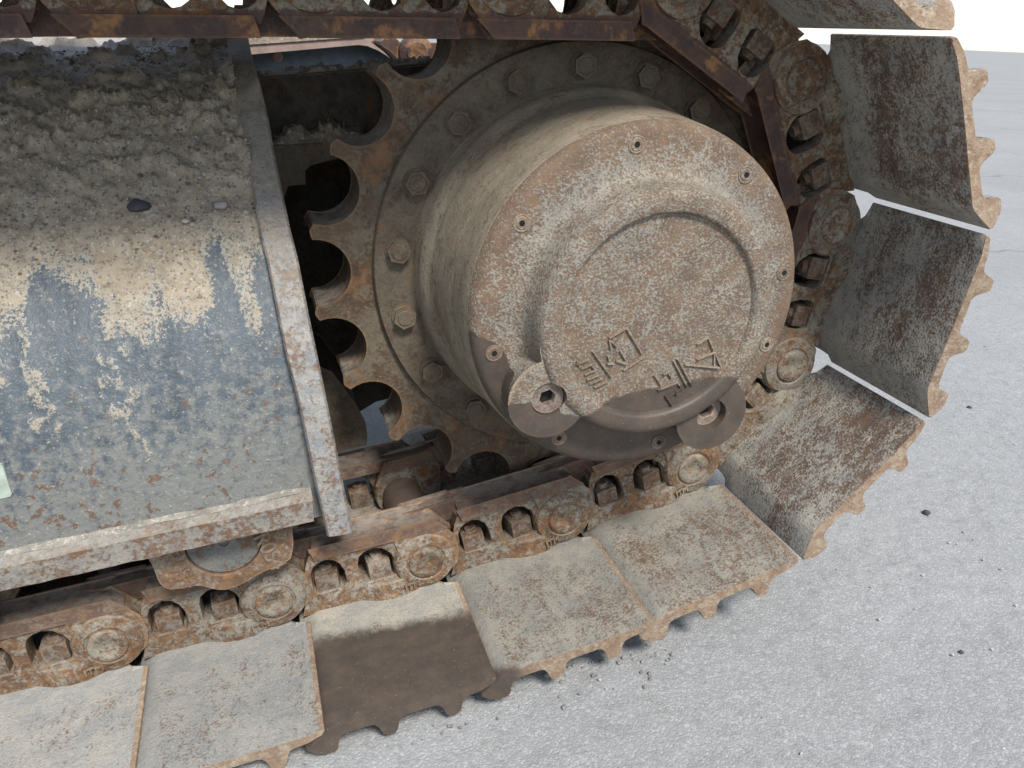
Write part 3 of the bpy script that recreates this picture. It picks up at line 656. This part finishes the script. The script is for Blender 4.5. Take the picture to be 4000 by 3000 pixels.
# cover sheet with mud relief
def build_cover():
    prof = LA_[::-1].copy()          # bottom -> top
    # recess behind the end plate edge
    yz = prof[:, 1:3]; tan = np.gradient(yz, axis=0); tan /= np.linalg.norm(tan, axis=1)[:, None]; nrm = np.stack([-tan[:, 1], tan[:, 0]], 1)   # outward: -y / up
    s = np.concatenate([[0], np.cumsum(np.linalg.norm(np.diff(yz, axis=0), axis=1))])
    NV, NU = 360, 430
    sv = np.linspace(0, s[-1], NV); Y = np.interp(sv, s, yz[:, 0]); Zp = np.interp(sv, s, yz[:, 1]); X0 = np.interp(sv, s, prof[:, 0])
    k = np.ones(25)/25
    ny = np.interp(sv, s, nrm[:, 0]); nz = np.interp(sv, s, nrm[:, 1])
    ny = np.convolve(np.pad(ny, 12, 'edge'), k, 'valid'); nz = np.convolve(np.pad(nz, 12, 'edge'), k, 'valid'); q = np.hypot(ny, nz); ny /= q; nz /= q
    Y = np.convolve(np.pad(Y, 12, 'edge'), k, 'valid'); Zp = np.convolve(np.pad(Zp, 12, 'edge'), k, 'valid')
    rec = np.interp(sv, [0, .06, .25, .4], [.026, .022, .013, .012])
    du = np.linspace(0, .95, NU)
    U, S = np.meshgrid(du, sv, indexing='ij')
    y = Y-ny*rec; z = Zp-nz*rec
    zb = np.interp(sv, [0, .02, .1], [.0, .0, 0])
    SREF = s[int(round(119-119/(len(Lp)-1)))]; H = S/SREF
    # mud thickness
    edge = .415-.05*np.exp(-U/.09)+.05*(fbm(U*7, S*0+2, 21, 3)-.5)*2+.05*np.sin(U*31)
    tong = sstep(.50, .80, fbm(U*16, S*3, 33, 3))*.12
    mud = sstep(-.09, .07, H-(edge-tong*1.2)+.10*(fbm(U*30, S*30, 5, 4)-.5))
    corner = np.exp(-U/.035)*sstep(.40, .5, H)*.8
    deck = sstep(.60, .72, H+.08*(fbm(U*9, S*9, 44)-.5))
    clump = fbm(U*26, S*26, 61, 4); fine = fbm(U*120, S*120, 71, 3); fl = fbm(U*60, S*60, 77, 3)
    t = mud*(.002+.007*sstep(.55, .85, clump)+.0055*(fine-.4)+.0045*sstep(.5, .75, fl)+.003*sstep(.62, .72, fbm(U*220, S*220, 81, 2)))
    t = t*(.5+.9*sstep(.42, .60, H))*(1-.75*deck)+deck*.010*sstep(.54, .70, clump)*(1+.6*(fine-.5))+corner*.012*(.4+clump)*(.7+.6*fl)
    # sparse drips on the clean paint
    drip = (1-mud)*sstep(.62, .72, fbm(U*24, S*5, 91, 3)+.1*(fine-.5))*sstep(.06, .2, H); t = t+drip*.0014*sstep(.45, .6, fine)
    low = sstep(.30, .05, H+.06*(fbm(U*14, S*6, 15)-.5)); t = t+low*.0012*(fine)
    X = X0[None, :]+FD.x*U+.003; yy = y[None, :]+ny[None, :]*t; zz = z[None, :]+nz[None, :]*t+FD.z*U*(1-.97*sstep(.12, .7, y))[None, :]
    V = np.stack([X, yy, zz], -1).reshape(-1, 3); I = np.arange(NU*NV).reshape(NU, NV)
    F = np.stack([I[:-1, :-1], I[1:, :-1], I[1:, 1:], I[:-1, 1:]], -1).reshape(-1, 4)
    me = bpy.data.meshes.new("cover_sheet"); me.from_pydata(V.tolist(), [], F.tolist()); me.materials.append(M_FCOVER)
    me.polygons.foreach_set("use_smooth", [True]*len(me.polygons))
    mu = np.clip(mud*.9+corner+drip*.36*sstep(.3, .7, fine), 0, 1)*(1-deck)+deck*np.clip(.30+.5*fl+sstep(.50, .60, clump), 0, 1)
    for nm, arr in (("mud", mu), ("lift", t*60), ("low", low), ("deck", deck*(1-sstep(.60, .70, clump)))):
        at = me.attributes.new(nm, 'FLOAT', 'POINT'); at.data.foreach_set("value", arr.reshape(-1).astype(np.float32))
    obj("cover_sheet", me, frm)
    return X, yy, zz, ny, nz, mud, H
CX, CY, CZ, CNY, CNZ, CM, CH = build_cover()
# stones stuck in the mud
rs = np.random.RandomState(3); pts = []; sz = []
for _ in range(9000):
    i = rs.randint(0, CX.shape[0]); j = rs.randint(int(CX.shape[1]*.22), int(CX.shape[1]*.52))
    if CM[i, j] < .5: continue
    s_ = rs.choice([.0007, .0009, .0012, .0018, .0028, .0042], p=[.24, .24, .22, .17, .10, .03]); pts.append((CX[i, j], CY[i, j], CZ[i, j])); sz.append(s_)
scatter("mud_grit", pts[::2], sz[::2], M_CRUMB, 9).parent = frm
scatter("mud_gravel", pts[1::4], sz[1::4], plain('brown_gravel', (.15, .11, .075), .9), 10).parent = frm
scatter("mud_gravel", pts[3::4], sz[3::4], plain('pale_gravel', (.33, .32, .30), .9), 11).parent = frm
def on_cover(px, py):
    best = None
    for y in np.linspace(-.2, .3, 400):
        q = pt(px, py, y)
        i = np.argmin((CX-q.x)**2+(CY-q.y)**2+(CZ-q.z)**2); d = (CX.flat[i]-q.x)**2+(CY.flat[i]-q.y)**2+(CZ.flat[i]-q.z)**2
        if best is None or d < best[0]: best = (d, Vector((CX.flat[i], CY.flat[i], CZ.flat[i])))
    return best[1]
for px, py, r, m, lab in ((864, 812, .0075, M_STONE2, "pale rounded pebble lying in the mud beside the end plate"), (545, 806, .012, M_STONE, "flat dark grey stone sunk in the mud on the frame"), (722, 862, .0045, M_STONE2, "small white chip of stone below the pale pebble in the mud")):
    q = on_cover(px, py); o = obj("stone", pebble_mesh("stone", r, px, m, .6)); o.location = q+Vector((0, -.002, .001)); o["label"] = lab; o["category"] = "stone"; o["group"] = "stones in the mud on the frame"
# ledge under the cover
def sweep_x(sec, x0, length, mat, name, parent, bev=.002, seg=40, seed=1, amp=.0009):
    """section of (y,z) at x0, swept along the frame direction"""
    bm = bmesh.new(); rings = []
    sec2 = []
    for (a, b) in zip(sec, sec[1:]+sec[:1]):
        for t in (0.04, .3, .6, .96): sec2.append((a[0]+(b[0]-a[0])*t, a[1]+(b[1]-a[1])*t))
    for i in range(seg+1):
        off = FD*(length*i/seg); rings.append([bm.verts.new((x0+off.x, y, z+off.z)) for y, z in sec2])
    n = len(sec2)
    for A, B in zip(rings, rings[1:]):
        for i in range(n): bm.faces.new((A[i], A[(i+1) % n], B[(i+1) % n], B[i]))
    bm.faces.new(rings[0]); bm.faces.new(rings[-1][::-1]); rough_up(bm, amp, 45, seed)
    return obj(name, to_mesh(bm, name, mat, 40), parent)
zf = lambda x, z0: z0
sweep_x([(-.120, -.2060), (-.166, -.2215), (-.167, -.2500), (-.10, -.2500)], -.345, .95, M_PLATE, "bottom_flange", frm, seg=160)
sweep_x([(-.118, -.2045), (-.155, -.2180), (-.15, -.2145), (-.118, -.200)], -.352, .95, M_MUDG, "ledge_dirt", frm, seg=200, amp=.0022)
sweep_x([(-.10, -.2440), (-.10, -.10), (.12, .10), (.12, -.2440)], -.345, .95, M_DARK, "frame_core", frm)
# sticker
a = [pt(0, 1800, -.1385), pt(45, 1930, -.1390), pt(0, 1955, -.1395)]
q0 = pt(-120, 1800, -.146); 
bm = bmesh.new(); cs = [pt(-160, 1835, -.1475), pt(2, 1815, -.1475), pt(10, 1822, -.1475), pt(46, 1930, -.1485), pt(40, 1940, -.1485), pt(-120, 1975, -.149)]
fa = [bm.verts.new(c) for c in cs]; fb = [bm.verts.new(c+Vector((0, .008, 0))) for c in cs]; bm.faces.new(fa); bm.faces.new(fb[::-1])
for i in range(6): bm.faces.new((fa[i], fa[(i+1) % 6], fb[(i+1) % 6], fb[i]))
obj("sticker", to_mesh(bm, "sticker", M_STICK), frm)

# ---------------------------------------------------------------- rollers
def roller(dx, label):
    off = FD*dx
    c0 = pt(873, 2122, -.135); c = Vector((c0.x, 0, c0.z)); t = thing("track_roller", label, "roller", (c+off), "bottom rollers under the track frame")
    bm = bmesh.new(); pr = [(0, -.118), (.040, -.118), (.045, -.105), (.058, -.100), (.058, -.066), (.092, -.062), (.094, -.058), (.094, -.046), (.088, -.040), (.052, -.034), (.050, 0)]
    pr = pr+[(r, -y) for r, y in pr[::-1][1:]]; bm_lathe(bm, pr, 64); obj("roller_body", to_mesh(bm, "roller_body", M_BRACK, 40), t)
    ol = [(500, 640), (530, 690), (560, 750), (600, 860), (630, 915), (680, 955), (740, 972), (900, 952), (1000, 930), (1080, 932), (1180, 962), (1260, 974), (1340, 974), (1440, 945), (1560, 885), (1640, 835), (1750, 775), (1850, 738), (1960, 690), (2030, 640), (2055, 560), (2060, 480), (2045, 330), (2040, 200)]
    P3 = [pt(400+.36166*x, 1950+.36166*y, -.137)-c for x, y in ol]; P3 = [(p.x, p.z) for p in P3]
    top = P3[-1][1]+.03; poly = P3+[(P3[-1][0], top), (P3[0][0], top)]
    cc = (0, 0); 
    bm = bmesh.new(); bm_prism(bm, poly, -.137, -.100, [circ(.0415, 40, 0, 0)]); bm_bevel(bm, .004, 3, 30)
    br = obj("mounting_bracket", to_mesh(bm, "mounting_bracket", M_BRACK, 40), t)
    bm = bmesh.new(); bm_lathe(bm, [(0, -.10), (.0405, -.10), (.0405, -.1325), (.0395, -.1335), (.006, -.1335), (.005, -.131), (0, -.130)], 48); obj("shaft_cap", to_mesh(bm, "shaft_cap", M_CAP, 40), t)
    # cast characters on both lugs
    for (x, y, rot, txt) in ((835, 760, 1.22, "R0S4"), (1800, 560, 1.22, "R0S4")):
        cu = bpy.data.curves.new("cast_lettering", 'FONT'); cu.body = txt; cu.size = .026; cu.extrude = .0006; cu.bevel_depth = .0004; cu.align_x = 'CENTER'; cu.align_y = 'CENTER'
        to = bpy.data.objects.new("tmp", cu); COL.objects.link(to); dg = bpy.context.evaluated_depsgraph_get(); me = bpy.data.meshes.new_from_object(to.evaluated_get(dg)); bpy.data.objects.remove(to)
        me.materials.clear(); me.materials.append(M_BRACK)
        p = pt(400+.36166*x, 1950+.36166*y, -.137)-c
        obj("cast_lettering", me, br, Matrix.Translation((p.x, -.1375, p.z)) @ Matrix.Rotation(math.pi/2, 4, 'X') @ Matrix.Rotation(-rot, 4, 'Z'))
    return t
roller(0, "roller with round shaft cap visible under the middle of the flange")
roller(.318, "roller mostly out of frame at the left edge, only its flange showing")

# ---------------------------------------------------------------- body of the machine behind
body = thing("machine_body", "dark cross beam and side plates of the excavator behind the sprocket", "machine frame")
def slab(poly, y0, y1, mat, name, parent, bev=.002, y=None):
    P3 = [pt(px, py, y0 if y is None else y) for px, py in poly]; bm = bmesh.new(); bm_prism(bm, [(p.x, p.z) for p in P3], y0, y1)
    if bev: bm_bevel(bm, bev, 2, 30)
    return obj(name, to_mesh(bm, name, mat, 35), parent)
c3 = lambda a, b: (900+.36166*a, .36166*b)
slab([c3(150, 860), c3(1590, 742), c3(2900, 640), c3(2900, 1500), c3(1600, 1560), c3(150, 1600)], .16, .24, M_DARK, "cross_beam", body)
def dirt_strip(pa, pb, y0, y1, amp, mat, name, parent, nx=160, ny=40, seed=5, base=0.0):
    A, B = pt(*pa, y0), pt(*pb, y0)
    X = np.linspace(A.x, B.x, nx); Y = np.linspace(y0-.004, y1, ny); XX, YY = np.meshgrid(X, Y, indexing='ij')
    Z0 = A.z+(XX-A.x)/(B.x-A.x)*(B.z-A.z)
    h = base+amp*(fbm(XX*35, YY*35, seed, 4))+amp*.8*sstep(.55, .75, fbm(XX*90, YY*90, seed+9, 3)); h = h*sstep(y0-.005, y0+.008, YY)
    Z = Z0+h-.001; V = np.stack([XX, YY, Z], -1).reshape(-1, 3); I = np.arange(nx*ny).reshape(nx, ny)
    F = np.stack([I[:-1, :-1], I[1:, :-1], I[1:, 1:], I[:-1, 1:]], -1).reshape(-1, 4)
    me = bpy.data.meshes.new(name); me.from_pydata(V.tolist(), [], F.tolist()); me.materials.append(mat); me.polygons.foreach_set("use_smooth", [True]*len(me.polygons))
    return obj(name, me, parent)
dirt_strip(c3(150, 860), c3(2900, 640), .16, .235, .007, M_MUDG, "beam_dirt", body, 260, 90, 5)
# lower ledge with mud, then dark recess and bracket
slab([(1040, 560), (1420, 540), (1420, 600), (1330, 610), (1210, 640), (1185, 665), (1188, 715), (1120, 720), (1108, 760), (1040, 760)], .10, .30, M_DISC, "ledge_plate", body)
dirt_strip((1040, 565), (1420, 543), .10, .17, .016, M_MUD, "ledge_mud", body, 120, 30, 8)
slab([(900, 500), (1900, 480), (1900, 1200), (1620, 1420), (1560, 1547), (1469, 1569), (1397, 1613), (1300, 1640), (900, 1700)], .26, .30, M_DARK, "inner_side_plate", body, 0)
slab([(1150, 1400), (1290, 1460), (1385, 1590), (1400, 1618), (1418, 1656), (1424, 1700), (1422, 1732), (1325, 1752), (1260, 1800), (1150, 1800)], .09, .24, M_DISC, "motor_bracket", body, .004)
# panel with arched rim seen over the beam
rim_o = [c3(120, 480), c3(800, 430), c3(1400, 390), c3(1520, 410), c3(1640, 470), c3(1760, 545), c3(1900, 660)]
rim_i = [c3(1790, 660), c3(1700, 590), c3(1600, 530), c3(1480, 480), c3(1380, 468), c3(800, 520), c3(120, 580)]
slab(rim_o+rim_i, .90, 1.02, M_PINK, "arched_rim", body, .003)
slab([c3(120, 560)]+[c3(800, 500), c3(1380, 455), c3(1500, 470), c3(1640, 540), c3(1760, 640), c3(1800, 760), c3(120, 860)], .95, 1.0, M_BLUE, "side_panel", body, 0)
bm = bmesh.new(); p = c3(505, 610); q = pt(*p, .948); bm_lathe(bm, [(0, -.004), (.008, -.003), (.012, .002)], 16); o = obj("rust_knob", to_mesh(bm, "rust_knob", M_PINK), body); o.location = q
dirt_strip(c3(120, 482), c3(1450, 392), .90, 1.05, .010, M_MUD, "rim_dirt", body, 160, 30, 12)
slab([c3(1690, 420), c3(1790, 440), c3(1850, 500), c3(1900, 520), c3(2150, 480), c3(2260, 480), c3(2260, 760), c3(1890, 760), c3(1840, 640), c3(1760, 560), c3(1640, 470)], .60, .70, M_RAIL, "far_bracket", body, .003)
bm = bmesh.new(); bm_lathe(bm, [(0, -.02), (.018, -.02), (.02, -.016), (.03, -.01), (.032, 0)], 24); o = obj("bracket_boss", to_mesh(bm, "bracket_boss", M_RAIL), body); o.location = pt(*c3(2000, 570), .60)
for o in bpy.data.objects:      # crumbs, gravel and dirt that nobody could count
    if o.parent and o.name.split('.')[0] in ("mud_grit", "mud_gravel", "ledge_dirt", "beam_dirt", "ledge_mud", "rim_dirt"): o["kind"] = "stuff"
